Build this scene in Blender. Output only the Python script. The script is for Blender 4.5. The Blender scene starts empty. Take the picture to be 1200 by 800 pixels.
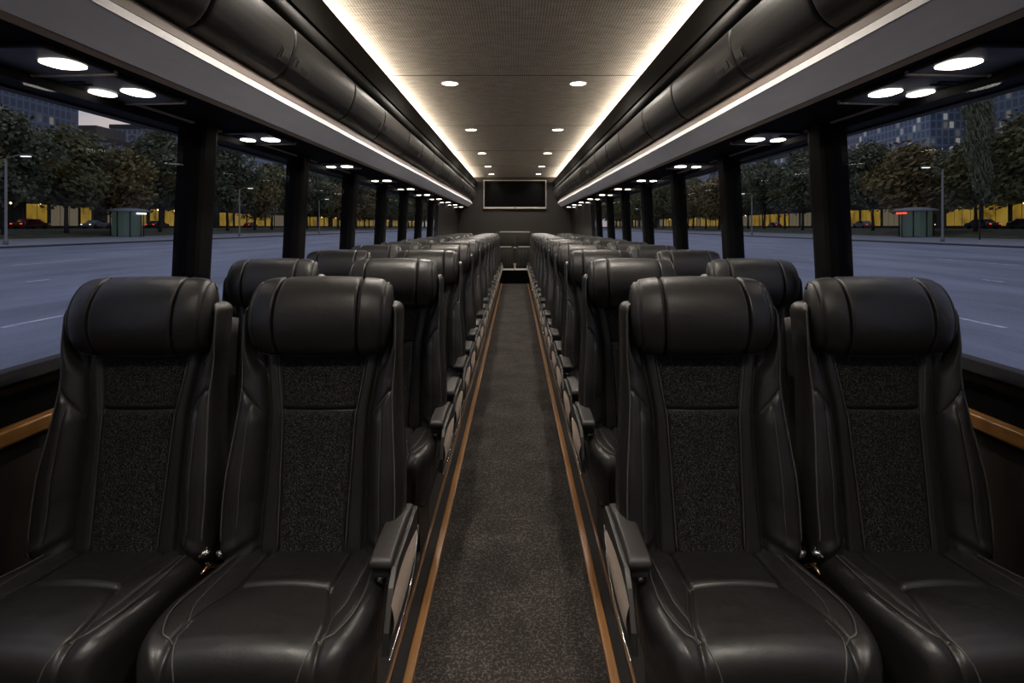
import bpy, bmesh, math, random
from mathutils import Vector, Matrix
random.seed(7)
PI = math.pi
S = bpy.context.scene
COL = S.collection
H = 1.345            # eye height above the bus floor
ORD = ['first', 'second', 'third', 'fourth', 'fifth', 'sixth', 'seventh', 'eighth', 'ninth', 'tenth',
       'eleventh', 'twelfth', 'thirteenth', 'fourteenth', 'fifteenth', 'sixteenth', 'seventeenth', 'eighteenth', 'nineteenth', 'twentieth']

# ------------------------------------------------------------------ materials
def mat(name, color, rough=0.5, metal=0.0, spec=0.5, emit=None, estr=0.0):
    m = bpy.data.materials.new(name); m.use_nodes = True
    p = m.node_tree.nodes['Principled BSDF']
    p.inputs['Base Color'].default_value = (*color, 1)
    p.inputs['Roughness'].default_value = rough
    p.inputs['Metallic'].default_value = metal
    p.inputs['Specular IOR Level'].default_value = spec
    if emit:
        p.inputs['Emission Color'].default_value = (*emit, 1)
        p.inputs['Emission Strength'].default_value = estr
    return m

class NT:
    def __init__(s, m):
        s.t = m.node_tree; s.p = s.t.nodes.get('Principled BSDF')
        s.tc = s.t.nodes.new('ShaderNodeTexCoord')
    def n(s, typ, **kw):
        x = s.t.nodes.new(typ)
        for k, v in kw.items():
            if k in x.inputs: x.inputs[k].default_value = v
            else: setattr(x, k, v)
        return x
    def l(s, a, ai, b, bi): s.t.links.new(a.outputs[ai], b.inputs[bi])
    def mapping(s, scale=(1, 1, 1), src='Object'):
        mp = s.n('ShaderNodeMapping'); mp.inputs['Scale'].default_value = scale
        s.l(s.tc, src, mp, 'Vector'); return mp
    def noise(s, scale, detail=2.0, rough=0.5, mp=None):
        x = s.n('ShaderNodeTexNoise', Scale=scale, Detail=detail, Roughness=rough)
        s.l(mp or s.tc, 'Vector' if mp else 'Object', x, 'Vector'); return x
    def ramp(s, src, out, stops):
        r = s.n('ShaderNodeValToRGB'); el = r.color_ramp.elements
        while len(el) < len(stops): el.new(0.5)
        for e, (pos, c) in zip(el, stops):
            e.position = pos; e.color = (*c, 1) if len(c) == 3 else c
        s.l(src, out, r, 'Fac'); return r
    def bump(s, src, out, strength, dist, prev=None):
        b = s.n('ShaderNodeBump', Strength=strength, Distance=dist)
        s.l(src, out, b, 'Height')
        if prev: s.l(prev, 'Normal', b, 'Normal')
        return b

def leather(name, color, rough=0.42):
    m = mat(name, color, rough, 0, 0.5); q = NT(m)
    g = q.n('ShaderNodeTexVoronoi', Scale=420.0); q.l(q.tc, 'Object', g, 'Vector')
    b1 = q.bump(g, 'Distance', 0.10, 0.002)
    w = q.noise(13.0, 3.0, 0.55)
    b2 = q.bump(w, 'Fac', 0.10, 0.03, b1)
    q.l(b2, 'Normal', q.p, 'Normal')
    r = q.noise(30.0, 3.0)
    rr = q.ramp(r, 'Fac', [(0.3, (rough - .05,) * 3), (0.7, (rough + .09,) * 3)])
    q.l(rr, 'Color', q.p, 'Roughness')
    return m

def squiggle(name, dark, light, scale, width, bump=0.4, rough=0.9, patch=None):
    """short curling strokes woven over a darker ground"""
    m = mat(name, dark, rough, 0, 0.2); q = NT(m)
    n = q.noise(scale, 1.0, 0.4)
    n2 = q.noise(scale * 1.7, 1.0, 0.4)
    s = q.n('ShaderNodeMath', operation='SUBTRACT'); q.l(n, 'Fac', s, 0); s.inputs[1].default_value = 0.5
    a = q.n('ShaderNodeMath', operation='ABSOLUTE'); q.l(s, 'Value', a, 0)
    r = q.ramp(a, 'Value', [(width * .45, (1, 1, 1)), (width, (0, 0, 0))])
    r2 = q.ramp(n2, 'Fac', [(0.42, (0.15,) * 3), (0.58, (1, 1, 1))])
    mu = q.n('ShaderNodeMath', operation='MULTIPLY'); q.l(r, 'Color', mu, 0); q.l(r2, 'Color', mu, 1)
    mx = q.n('ShaderNodeMixRGB'); mx.inputs[1].default_value = (*dark, 1); mx.inputs[2].default_value = (*light, 1)
    q.l(mu, 'Value', mx, 'Fac')
    last = mx
    if patch:
        pn = q.noise(patch[0], 3.0, 0.6)
        pr = q.ramp(pn, 'Fac', [(0.35, (patch[1],) * 3), (0.65, (patch[2],) * 3)])
        m2 = q.n('ShaderNodeMixRGB', blend_type='MULTIPLY'); m2.inputs[0].default_value = 1
        q.l(mx, 'Color', m2, 1); q.l(pr, 'Color', m2, 2); last = m2
    q.l(last, 'Color', q.p, 'Base Color')
    b = q.bump(mu, 'Value', bump, 0.003)
    q.l(b, 'Normal', q.p, 'Normal')
    return m

def wood(name, a, b, rough=0.35):
    m = mat(name, a, rough); q = NT(m)
    mp = q.mapping((60, 3, 60)); n = q.noise(1.0, 5.0, 0.6, mp)
    r = q.ramp(n, 'Fac', [(0.3, a), (0.7, b)]); q.l(r, 'Color', q.p, 'Base Color')
    return m

M = {}
M['leather'] = leather('black_leather', (0.0135, 0.0127, 0.0123), 0.39)
M['fabric'] = squiggle('woven_insert', (0.0055, 0.0055, 0.0055), (0.060, 0.058, 0.056), 185.0, 0.085, 0.6)
M['piping'] = mat('piping', (0.062, 0.058, 0.054), 0.5)
M['shell'] = mat('seat_back_shell', (0.012, 0.012, 0.012), 0.5)
M['black'] = mat('black_plastic', (0.012, 0.0115, 0.011), 0.45)
M['pad'] = mat('armrest_pad', (0.030, 0.027, 0.0255), 0.48); q = NT(M['pad'])
_b = q.bump(q.noise(400.0, 1.0), 'Fac', 0.08, 0.001); q.l(_b, 'Normal', q.p, 'Normal')
M['bronze'] = mat('brushed_bronze', (0.88, 0.72, 0.60), 0.42, 0.7); q = NT(M['bronze'])
_b = q.bump(q.noise(6.0, 3.0, 0.5, q.mapping((30, 30, 1))), 'Fac', 0.08, 0.004); q.l(_b, 'Normal', q.p, 'Normal')
M['chrome'] = mat('chrome', (0.72, 0.7, 0.68), 0.16, 1.0)
M['carpet'] = squiggle('carpet', (0.024, 0.0205, 0.019), (0.088, 0.075, 0.068), 78.0, 0.075, 0.6, 0.95, (4.0, 0.62, 1.12))
M['rubber'] = mat('floor_rubber', (0.0075, 0.0063, 0.0055), 0.75, 0, 0.25)
M['wood'] = wood('oak_strip', (0.27, 0.128, 0.036), (0.16, 0.07, 0.018))
M['darkwood'] = wood('dark_oak', (0.12, 0.055, 0.018), (0.07, 0.03, 0.01))
M['panel'] = mat('brown_panel', (0.013, 0.010, 0.008), 0.6, 0, 0.3)
M['endwall'] = mat('end_wall_panel', (0.014, 0.0115, 0.0102), 0.5, 0, 0.35); q = NT(M['endwall'])
_b = q.bump(q.noise(90.0, 2.0), 'Fac', 0.1, 0.002); q.l(_b, 'Normal', q.p, 'Normal')
M['bin'] = mat('bin_leatherette', (0.0075, 0.0068, 0.0065), 0.42, 0, 0.27); q = NT(M['bin'])
_b = q.bump(q.noise(350.0, 1.0), 'Fac', 0.06, 0.001); q.l(_b, 'Normal', q.p, 'Normal')
M['valance'] = mat('valance_panel', (0.0075, 0.0068, 0.0064), 0.8, 0, 0.06)
M['rail'] = mat('rail_vinyl', (0.010, 0.009, 0.0085), 0.6, 0, 0.2)
M['soffit'] = mat('grey_soffit', (0.5, 0.49, 0.50), 0.5); q = NT(M['soffit'])
_n = q.noise(3.0, 4.0, 0.6, q.mapping((6, 1, 6))); _r = q.ramp(_n, 'Fac', [(0.3, (0.68, 0.70, 0.79)), (0.7, (0.76, 0.78, 0.87))])
q.l(_r, 'Color', q.p, 'Base Color')
M['lip'] = mat('taupe_lip', (0.15, 0.122, 0.104), 0.6, 0, 0.3)
M['edge'] = mat('pale_edge_strip', (0.66, 0.65, 0.65), 0.45)
M['trimline'] = mat('taupe_trim', (0.40, 0.33, 0.275), 0.45)
M['frame'] = mat('window_frame_black', (0.0025, 0.0025, 0.003), 0.6, 0, 0.06)
M['dark'] = mat('dark_gap', (0.006, 0.006, 0.006), 0.7)
M['screen'] = mat('dark_screen', (0.002, 0.002, 0.002), 0.2, 0, 0.08)
M['bezel'] = mat('silver_bezel', (0.32, 0.29, 0.265), 0.4, 0.3)
M['copper'] = mat('copper_metal', (0.85, 0.52, 0.28), 0.22, 1.0)
M['seam'] = mat('headrest_seam', (0.02, 0.0185, 0.0175), 0.5)
WARM = (1.0, 0.84, 0.66); NEUT = (1.0, 0.91, 0.80)
M['led'] = mat('led_strip', (0.8, 0.8, 0.8), 0.5, emit=(1.0, 0.85, 0.67), estr=85.0)
M['lens'] = mat('lamp_lens', (0.9, 0.9, 0.9), 0.5, emit=NEUT, estr=14.0)
M['rlens'] = mat('reading_lens', (0.9, 0.9, 0.9), 0.5, emit=NEUT, estr=9.0)

# ceiling: fine perforated taupe vinyl with panel joints
m = M['ceil'] = mat('ceiling_vinyl', (0.21, 0.185, 0.16), 0.75, 0, 0.2); q = NT(m)
v = q.n('ShaderNodeTexVoronoi', voronoi_dimensions='2D', Scale=60.0, Randomness=0.10); q.l(q.tc, 'Object', v, 'Vector')
r = q.ramp(v, 'Distance', [(0.22, (0.30,) * 3), (0.40, (1, 1, 1))])
n = q.noise(9.0, 4.0, 0.65, q.mapping((1, 2.5, 1))); nr = q.ramp(n, 'Fac', [(0.3, (0.235, 0.218, 0.195)), (0.7, (0.36, 0.335, 0.305))])
mx = q.n('ShaderNodeMixRGB', blend_type='MULTIPLY'); mx.inputs[0].default_value = 0.9
q.l(nr, 'Color', mx, 1); q.l(r, 'Color', mx, 2); q.l(mx, 'Color', q.p, 'Base Color')
b = q.bump(r, 'Color', 0.4, 0.002); q.l(b, 'Normal', q.p, 'Normal')

# window glass: see-through, faintly tinted, mirror-like at a glance
m = M['glass'] = bpy.data.materials.new('window_glass'); m.use_nodes = True
t = m.node_tree; t.nodes.clear()
o_ = t.nodes.new('ShaderNodeOutputMaterial'); mi = t.nodes.new('ShaderNodeMixShader')
tr = t.nodes.new('ShaderNodeBsdfTransparent'); tr.inputs[0].default_value = (0.86, 0.88, 0.9, 1)
gl = t.nodes.new('ShaderNodeBsdfGlossy'); gl.inputs['Roughness'].default_value = 0.03
lw = t.nodes.new('ShaderNodeLayerWeight'); lw.inputs['Blend'].default_value = 0.5
pw = t.nodes.new('ShaderNodeMath'); pw.operation = 'POWER'; pw.inputs[1].default_value = 5.0; t.links.new(lw.outputs['Facing'], pw.inputs[0])
ml = t.nodes.new('ShaderNodeMath'); ml.operation = 'MULTIPLY_ADD'; ml.inputs[1].default_value = 0.35; ml.inputs[2].default_value = 0.025; t.links.new(pw.outputs[0], ml.inputs[0])
t.links.new(ml.outputs[0], mi.inputs[0]); t.links.new(tr.outputs[0], mi.inputs[1]); t.links.new(gl.outputs[0], mi.inputs[2])
t.links.new(mi.outputs[0], o_.inputs[0])

# outside
m = M['asphalt'] = mat('asphalt', (0.17, 0.18, 0.215), 0.6); q = NT(m)
n = q.noise(0.35, 8.0, 0.7, q.mapping((1, .25, 1))); r = q.ramp(n, 'Fac', [(0.35, (0.11, 0.118, 0.15)), (0.65, (0.245, 0.258, 0.31))])
n2 = q.noise(18.0, 3.0, 0.8); r2 = q.ramp(n2, 'Fac', [(0.3, (.75,) * 3), (0.7, (1.1,) * 3)])
mx = q.n('ShaderNodeMixRGB', blend_type='MULTIPLY'); mx.inputs[0].default_value = 1
q.l(r, 'Color', mx, 1); q.l(r2, 'Color', mx, 2); q.l(mx, 'Color', q.p, 'Base Color')
M['paint'] = mat('lane_paint', (0.50, 0.50, 0.52), 0.7); q = NT(M['paint'])
n = q.noise(4.0, 6.0, 0.8); r = q.ramp(n, 'Fac', [(0.38, (0.26, 0.27, 0.31)), (0.55, (0.6, 0.6, 0.62))]); q.l(r, 'Color', q.p, 'Base Color')
M['kerb'] = mat('kerb', (0.05, 0.05, 0.055), 0.8)
M['pave'] = mat('pavement', (0.20, 0.20, 0.205), 0.8)
M['lawn'] = mat('lawn', (0.05, 0.058, 0.022), 0.9); q = NT(M['lawn'])
n = q.noise(0.6, 5.0, 0.7); r = q.ramp(n, 'Fac', [(0.35, (0.03, 0.036, 0.014)), (0.65, (0.10, 0.10, 0.05))]); q.l(r, 'Color', q.p, 'Base Color')
M['bark'] = mat('bark', (0.03, 0.025, 0.02), 0.9)
for i_, (a_, b_) in enumerate([((0.08, 0.088, 0.038), (0.23, 0.21, 0.095)), ((0.065, 0.08, 0.05), (0.19, 0.20, 0.115)), ((0.10, 0.088, 0.036), (0.29, 0.22, 0.095))]):
    mm = M['leaf%d' % i_] = mat('leaves_%d' % i_, a_, 0.8, 0, 0.2); q = NT(mm)
    n = q.noise(0.8, 3.0, 0.6); r = q.ramp(n, 'Fac', [(0.3, a_), (0.7, b_)]); q.l(r, 'Color', q.p, 'Base Color')
M['stone'] = mat('shop_stone', (0.09, 0.08, 0.065), 0.8)
M['mullion'] = mat('shop_mullion', (0.015, 0.014, 0.012), 0.6)
M['shopglow'] = mat('lit_shop_window', (0.3, 0.25, 0.1), 0.5, emit=(1.0, 0.58, 0.08), estr=0.26); q = NT(M['shopglow'])
n = q.noise(0.45, 3.0, 0.6, q.mapping((1, 1, 0.6))); r = q.ramp(n, 'Fac', [(0.33, (0.16, 0.085, 0.004)), (0.5, (0.8, 0.46, 0.03)), (0.72, (1.0, 0.66, 0.10))])
q.l(r, 'Color', q.p, 'Emission Color')
M['shopdim'] = mat('dim_shop_window', (0.1, 0.1, 0.08), 0.5, emit=(0.45, 0.36, 0.22), estr=0.22)
M['shopbright'] = mat('bright_lamp', (0.9, 0.9, 0.9), 0.5, emit=(1.0, 0.72, 0.35), estr=3.2)
M['whitelamp'] = mat('white_lamp', (0.9, 0.9, 0.9), 0.5, emit=(0.92, 1.0, 0.9), estr=1.6)
M['redlamp'] = mat('tail_lamp', (0.5, 0.02, 0.02), 0.4, emit=(1.0, 0.08, 0.04), estr=1.6)
M['headlamp'] = mat('head_lamp', (0.9, 0.9, 0.9), 0.4, emit=(1.0, 0.93, 0.8), estr=1.6)
M['postgrey'] = mat('post_grey', (0.16, 0.15, 0.14), 0.6)
M['kiosk'] = mat('kiosk_glass', (0.05, 0.075, 0.066), 0.4, emit=(0.4, 0.62, 0.5), estr=0.04)
def tower_mat(name, base, light, seed, frac):
    m = mat(name, base, 0.45, 0.0, 0.5); q = NT(m)
    mp = q.mapping((1, 1, 1)); sep = q.n('ShaderNodeSeparateXYZ'); q.l(mp, 'Vector', sep, 'Vector')
    add = q.n('ShaderNodeMath', operation='ADD'); q.l(sep, 'X', add, 0); q.l(sep, 'Y', add, 1)
    cmb = q.n('ShaderNodeCombineXYZ'); q.l(add, 'Value', cmb, 'X'); q.l(sep, 'Z', cmb, 'Y'); cmb.inputs['Z'].default_value = seed
    br = q.n('ShaderNodeTexBrick', Scale=1.0); br.offset = 0.0
    br.inputs['Brick Width'].default_value = 1.5; br.inputs['Row Height'].default_value = 2.0; br.inputs['Mortar Size'].default_value = 0.24
    br.inputs['Color1'].default_value = (0, 0, 0, 1); br.inputs['Color2'].default_value = (1, 1, 1, 1); br.inputs['Mortar'].default_value = (0, 0, 0, 1)
    q.l(cmb, 'Vector', br, 'Vector')
    lit = q.ramp(br, 'Color', [(frac, (0, 0, 0)), (min(frac + .12, 1), light)])
    q.l(lit, 'Color', q.p, 'Emission Color'); q.p.inputs['Emission Strength'].default_value = 0.26
    pr = q.ramp(br, 'Fac', [(0.0, base), (1.0, tuple(c * 2.2 for c in base))]); q.l(pr, 'Color', q.p, 'Base Color')
    return m
M['tower0'] = tower_mat('tower_blue', (0.07, 0.10, 0.145), (0.75, 0.72, 0.62), 0.3, 0.82)
M['tower1'] = tower_mat('tower_slate', (0.08, 0.10, 0.135), (0.95, 0.75, 0.45), 3.3, 0.86)
M['tower2'] = tower_mat('tower_dark', (0.035, 0.052, 0.08), (0.9, 0.72, 0.45), 6.3, 0.84)
for i_, c_ in enumerate([(0.02, 0.02, 0.025), (0.2, 0.21, 0.23), (0.12, 0.015, 0.012), (0.03, 0.04, 0.07)]):
    M['car%d' % i_] = mat('car_paint_%d' % i_, c_, 0.25, 0.2)
M['tyre'] = mat('tyre', (0.01, 0.01, 0.01), 0.8)

# ------------------------------------------------------------------ mesh helpers
class MB:
    def __init__(s): s.v = []; s.f = []; s.fl = []
    def add(s, vs, fs, flat=False):
        b = len(s.v); s.v += [tuple(x) for x in vs]
        for f in fs: s.f.append([b + i for i in f]); s.fl.append(flat)
        return s
    def box(s, x0, x1, y0, y1, z0, z1, bev=0.0):
        if bev <= 0:
            vs = [(x, y, z) for x in (x0, x1) for y in (y0, y1) for z in (z0, z1)]
            return s.add(vs, [(0, 1, 3, 2), (4, 6, 7, 5), (0, 4, 5, 1), (2, 3, 7, 6), (0, 2, 6, 4), (1, 5, 7, 3)], True)
        bm = bmesh.new(); bmesh.ops.create_cube(bm, size=1.0)
        for v in bm.verts: v.co = Vector(((x0 + x1) / 2 + v.co.x * (x1 - x0), (y0 + y1) / 2 + v.co.y * (y1 - y0), (z0 + z1) / 2 + v.co.z * (z1 - z0)))
        bmesh.ops.bevel(bm, geom=bm.edges[:], offset=bev, segments=3, profile=0.5, affect='EDGES')
        bm.verts.ensure_lookup_table()
        s.add([v.co for v in bm.verts], [[v.index for v in f.verts] for f in bm.faces]); bm.free(); return s
    def grid(s, fn, us, vs):
        P = [fn(u, v) for v in vs for u in us]; n = len(us)
        return s.add(P, [(j * n + i, j * n + i + 1, (j + 1) * n + i + 1, (j + 1) * n + i) for j in range(len(vs) - 1) for i in range(n - 1)])
    def loft(s, rings, caps=True, flat=False):
        n = len(rings[0]); P = [p for r in rings for p in r]
        F = [(j * n + i, j * n + (i + 1) % n, (j + 1) * n + (i + 1) % n, (j + 1) * n + i) for j in range(len(rings) - 1) for i in range(n)]
        if caps: F += [list(range(n)), list(range((len(rings) - 1) * n, len(rings) * n))]
        return s.add(P, F, flat)
    def tube(s, pts, r, n=8, caps=True):
        pts = [Vector(p) for p in pts]; rings = []
        ref = None
        for i, p in enumerate(pts):
            d = (pts[min(i + 1, len(pts) - 1)] - pts[max(i - 1, 0)]).normalized()
            if ref is None: ref = d.orthogonal().normalized()
            ref = (ref - d * ref.dot(d)).normalized(); b = d.cross(ref)
            rr = r[i] if isinstance(r, (list, tuple)) else r
            rings.append([p + (ref * math.cos(2 * PI * k / n) + b * math.sin(2 * PI * k / n)) * rr for k in range(n)])
        return s.loft(rings, caps)
    def extrude_y(s, prof, y0, y1, close=True, flat=True):
        n = len(prof); P = [(x, y0, z) for x, z in prof] + [(x, y1, z) for x, z in prof]
        k = n if close else n - 1
        F = [(i, (i + 1) % n, n + (i + 1) % n, n + i) for i in range(k)]
        if close: F += [list(range(n)), list(range(n, 2 * n))]
        return s.add(P, F, flat)
    def prism(s, pts, d):
        """flat polygon pts (3-D) given thickness vector d"""
        n = len(pts); d = Vector(d); P = [Vector(p) for p in pts]; P += [p + d for p in P]
        return s.add(P, [(i, (i + 1) % n, n + (i + 1) % n, n + i) for i in range(n)] + [list(range(n)), list(range(n, 2 * n))], True)
    def disc(s, c, r, n=20, z=0):
        vs = [(c[0] + r * math.cos(2 * PI * k / n), c[1] + r * math.sin(2 * PI * k / n), c[2]) for k in range(n)]
        return s.add(vs, [list(range(n))], True)
    def build(s, name, m, parent=None, sub=0, bevel=0.0):
        me = bpy.data.meshes.new(name); me.from_pydata([tuple(v) for v in s.v], [], s.f)
        bm = bmesh.new(); bm.from_mesh(me); bmesh.ops.recalc_face_normals(bm, faces=bm.faces[:]); bm.to_mesh(me); bm.free()
        for p, fl in zip(me.polygons, s.fl): p.use_smooth = not fl
        me.materials.append(m); o = bpy.data.objects.new(name, me); COL.objects.link(o)
        if parent: o.parent = parent
        if sub:
            md = o.modifiers.new('s', 'SUBSURF'); md.levels = md.render_levels = sub
        if bevel:
            md = o.modifiers.new('b', 'BEVEL'); md.width = bevel; md.segments = 2
        return o

def tag(o, label=None, cat=None, group=None, kind=None):
    if label: o['label'] = label
    if cat: o['category'] = cat
    if group: o['group'] = group
    if kind: o['kind'] = kind
    return o
def empty(name, loc=(0, 0, 0), rz=0):
    o = bpy.data.objects.new(name, None); COL.objects.link(o); o.location = loc; o.rotation_euler.z = rz; o.empty_display_size = 0.05
    return o
def copy_tree(o, parent=None):
    c = o.copy(); COL.objects.link(c); c.parent = parent
    for ch in list(o.children): copy_tree(ch, c)
    return c
def struct(o): o['kind'] = 'structure'; return o
def lin(a, b, n): return [a + (b - a) * i / (n - 1) for i in range(n)]
def sstep(a, b, x):
    t = max(0.0, min(1.0, (x - a) / (b - a))); return t * t * (3 - 2 * t)
def interp(tab, x):
    if x <= tab[0][0]: return tab[0][1]
    for (a, fa), (b, fb) in zip(tab, tab[1:]):
        if x <= b:
            t = (x - a) / (b - a); t = t * t * (3 - 2 * t) if False else t
            return fa + (fb - fa) * t
    return tab[-1][1]
def gro(d, w): return math.exp(-(d / w) ** 2)
def seg_dist(px, pz, a, b):
    ax, az = a; bx, bz = b; dx, dz = bx - ax, bz - az
    t = max(0, min(1, ((px - ax) * dx + (pz - az) * dz) / (dx * dx + dz * dz)))
    return math.hypot(px - ax - t * dx, pz - az - t * dz)

# ------------------------------------------------------------------ the seat
# local frame: x across, y to the rear, z up; y = 0 where the backrest meets the cushion, the sitter faces -y
BW = [(0.40, .234), (0.50, .248), (0.60, .249), (0.68, .245), (0.76, .237), (0.86, .229), (0.95, .225), (1.12, .223)]
WI = [(0.42, .088), (0.815, .100), (0.83, .104), (1.0, .130)]
WS = [(0.42, .145), (0.70, .140), (0.82, .142), (1.0, .168), (1.12, .175)]
def bw(z): return interp(BW, z)
def plane_y(z): return 0.175 * (z - 0.45)
def front_y(x, z):
    """front of the backrest, with bolsters, seams and tucks"""
    w = bw(z); ax = abs(x); ws = interp(WS, z); wi = interp(WI, z)
    y = plane_y(z)
    fwd = 0.0
    if ax < wi: fwd += 0.008 * (1 - (ax / wi) ** 2)
    bh = interp([(0.40, .030), (0.50, .050), (0.66, .056), (0.80, .047), (0.92, .038), (1.00, .042), (1.10, .048)], z)
    up = sstep(.90, 1.02, z); rs = ws + (max(ws, .205) - ws) * up
    if ax > rs:
        t = (ax - rs) / max(w - rs, 1e-4)
        fwd += bh * math.sin(min(1, t * (1.6 + 1.4 * up)) * PI / 2) ** 0.8
    fwd += 0.009 * sstep(wi, wi + .012, ax) * (1 - sstep(ws - .012, ws, ax))
    fwd -= 0.011 * gro(ax - ws, .007) + 0.006 * gro(ax - wi, .005)
    if ax > ws + .004:
        fwd -= 0.007 * gro(seg_dist(ax, z, (.205, .885), (.143, .800)), .0045)
        fwd -= 0.004 * gro(seg_dist(ax, z, (.183, .845), (.190, .50)), .004)
        fwd += 0.006 * gro(seg_dist(ax, z, (.170, .80), (.172, .62)), .02)
    if ax < wi + .004: fwd -= 0.010 * gro(z - .822, .006)
    fwd -= 0.02 * (1 - sstep(0.40, 0.47, z))
    # soft folds low on the bolster
    if ax > ws: fwd += 0.006 * math.sin((z - .47) * 90 + ax * 60) * gro(z - .485, .025)
    er = .032 - .021 * sstep(.86, 1.02, z); edge = max(0.0, (ax - (w - er)) / er)
    fwd -= (bh + 0.035) * (1 - math.sqrt(max(0, 1 - edge ** 2))) if edge > 0 else 0
    return y - fwd

def make_backrest():
    NU, NV = 132, 150
    us = []
    for i in range(NU + 1):
        t = -1 + 2 * i / NU; us.append(math.copysign(abs(t) ** 0.86, t))
    zs = lin(0.40, 1.095, NV)
    rings = []
    def ring(z, top=0.0):
        w = bw(z)
        r = [(u * w, front_y(u * w, z), z) for u in us]
        yb = plane_y(z) + 0.105
        yf = r[-1][1]
        for k in range(1, 12):      # around the back
            a = k / 12
            x = w * (1 - 2 * a); c = 1 - abs(2 * a - 1) ** 3.2
            r.append((x * 0.985, yf + (yb - yf) * (0.25 + 0.75 * c), z))
        return r
    for z in zs: rings.append(ring(z))
    base = rings[-1]; w0 = bw(1.095); yc = sum(p[1] for p in base) / len(base)
    for k in range(1, 9):            # rounded shoulder line
        a = k / 8 * PI / 2
        kx = 1 - 0.10 * (1 - math.cos(a)); ky = max(0.04, math.cos(a)) ** .8
        rings.append([(p[0] * kx, yc + (p[1] - yc) * ky, 1.095 + 0.030 * math.sin(a)) for p in base])
    return MB().loft(rings)

def insert_patch(z0, z1, lift):
    def fn(u, z):
        e = min(1.0, (1 - abs(u)) / .08); ez = min(1.0, min(z - z0, z1 - z) / .010)
        wi = interp(WI, z) - .001
        c = math.sin(min(e, 1) * PI / 2) * math.sin(max(ez, 0) * PI / 2)
        base = plane_y(z) - 0.008 * (1 - u * u)
        return (u * wi, base + 0.006 - (0.006 + lift) * c, z)
    return MB().grid(fn, lin(-1, 1, 41), sorted(set(lin(z0, z1, 50) + lin(z0, z0 + .01, 6) + lin(z1 - .01, z1, 6))))

def headrest_point(a, x):
    """pillow: a goes round the (y, z) section, x across"""
    hw = 0.206; t = abs(x) / hw
    ez = max(0, 1 - t ** 9.0) ** (1 / 2.6); ey = max(0, 1 - t ** 4.5) ** (1 / 2.4)
    hz = (0.112 - 0.007 * t ** 2) * (0.58 + 0.42 * ez); hy = 0.066 * (0.10 + 0.90 * ey)
    c, s_ = math.cos(a), math.sin(a)
    sy = math.copysign(abs(c) ** 0.72, c); sz = math.copysign(abs(s_) ** 0.78, s_)
    g = 0.015 * gro(abs(x) - .1165, .0042) + 0.005 * gro(abs(x) - .184, .004)
    zz = sz * (hz - g); yy = -sy * (hy - g)
    # fuller upper half, tucked-under lower half
    if sz < 0 and sy > 0: yy += 0.022 * (-sz) ** 1.6
    if sz > 0 and sy > 0: yy += 0.018 * sz ** 2
    xx = x * (1 - 0.055 * max(0, -sz) ** 1.5 - 0.035 * max(0, sz) ** 2)
    zc = 1.086
    return (xx, 0.082 + yy + 0.175 * zz, zc + zz)
def make_headrest():
    xs = []
    for i in range(95):
        t = -1 + 2 * i / 94; xs.append(0.206 * math.copysign(1 - (1 - abs(t)) ** 1.35, t) * .9995)
    for c in (.1165, .184):
        for d in (-.011, -.008, -.006, -.004, -.002, 0, .002, .004, .006, .008, .011): xs += [c + d, -c - d]
    xs = sorted(set(round(x, 5) for x in xs))
    rings = [[headrest_point(2 * PI * k / 44, x) for k in range(44)] for x in xs]
    return MB().loft(rings)
def headrest_seam(x):
    return MB().tube([headrest_point(-1.25 + 2.95 * k / 29, x) for k in range(30)], 0.0018, 6)

CZ = 0.455
def cush_top(x, y):
    ax = abs(x)
    z = CZ + 0.034 * sstep(0.02, -0.34, y)
    xs = 0.113 + 0.040 * sstep(-0.165, -0.35, y) ** 0.7
    z += 0.010 * (1 - (ax / xs) ** 2) if ax < xs else 0.010 * math.sin(min(1, (ax - xs) / .07) * PI / 2)
    z -= 0.012 * gro(ax - xs, .0055)
    if ax < xs: z -= 0.010 * gro(y + 0.172, .006) - 0.003 * gro(y + .155, .012)
    xj = 0.172 - 0.02 * sstep(-0.22, -0.32, y) ** 1.5
    if ax > xs and y > -0.325: z -= 0.0035 * gro(ax - xj, .0035)
    return z
def cush_hw(y): return 0.222 + 0.016 * sstep(0.0, -0.25, y)
def cush_station(s):
    """s: 0..1 top from rear to front roll, 1..2 round the roll, 2..3 down the front"""
    R = 0.052
    if s <= 1: y = 0.06 + (-0.352 - 0.06) * s; return y, 0.0, 0.0
    if s <= 2: a = (s - 1) * PI / 2; return -0.352 - R * math.sin(a), R * (1 - math.cos(a)), a
    t = s - 2; return -0.352 - R + 0.018 * t * t, R + 0.115 * t, PI / 2
def cush_point(t, s):
    y, drop, a = cush_station(s)
    yt = max(y, -0.352)
    hw = cush_hw(yt)
    # plan corner rounding at the front
    if y < -0.23: hw -= 0.052 * (1 - math.sqrt(max(0.0, 1 - min(1, ((-0.23 - y) / 0.175)) ** 2)))
    zb = 0.305; R = 0.034
    side = abs(t)
    if side <= 1:
        x = t * (hw - R); z = cush_top(x / (hw - R) * min(hw - R, .205), yt) - drop
        if a > 0:
            pass
        if s <= .72: g = 0.004 * gro(side - .985, .014)
        elif side > .775: g = 0.004 * gro((math.hypot((side - .79) / .20, (s - .72) / .34) - 1) * .2, .014)
        else: g = 0
        return (x, y + (g if s > 1 else 0), z - (g if s <= 1.2 else 0))
    x0 = hw - R; zt = cush_top(.205, yt) - drop
    sg = 1 if t > 0 else -1
    if side <= 2:
        b = (side - 1) * PI / 2
        x = x0 + R * math.sin(b); z = zt - min(R, max(zt - zb, .002)) * (1 - math.cos(b))
        return (sg * x, y, z)
    z1 = zt - min(R, max(zt - zb, .002)); q_ = side - 2
    return (sg * (hw - 0.012 * q_ * q_), y, z1 + (zb - z1) * q_)
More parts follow.
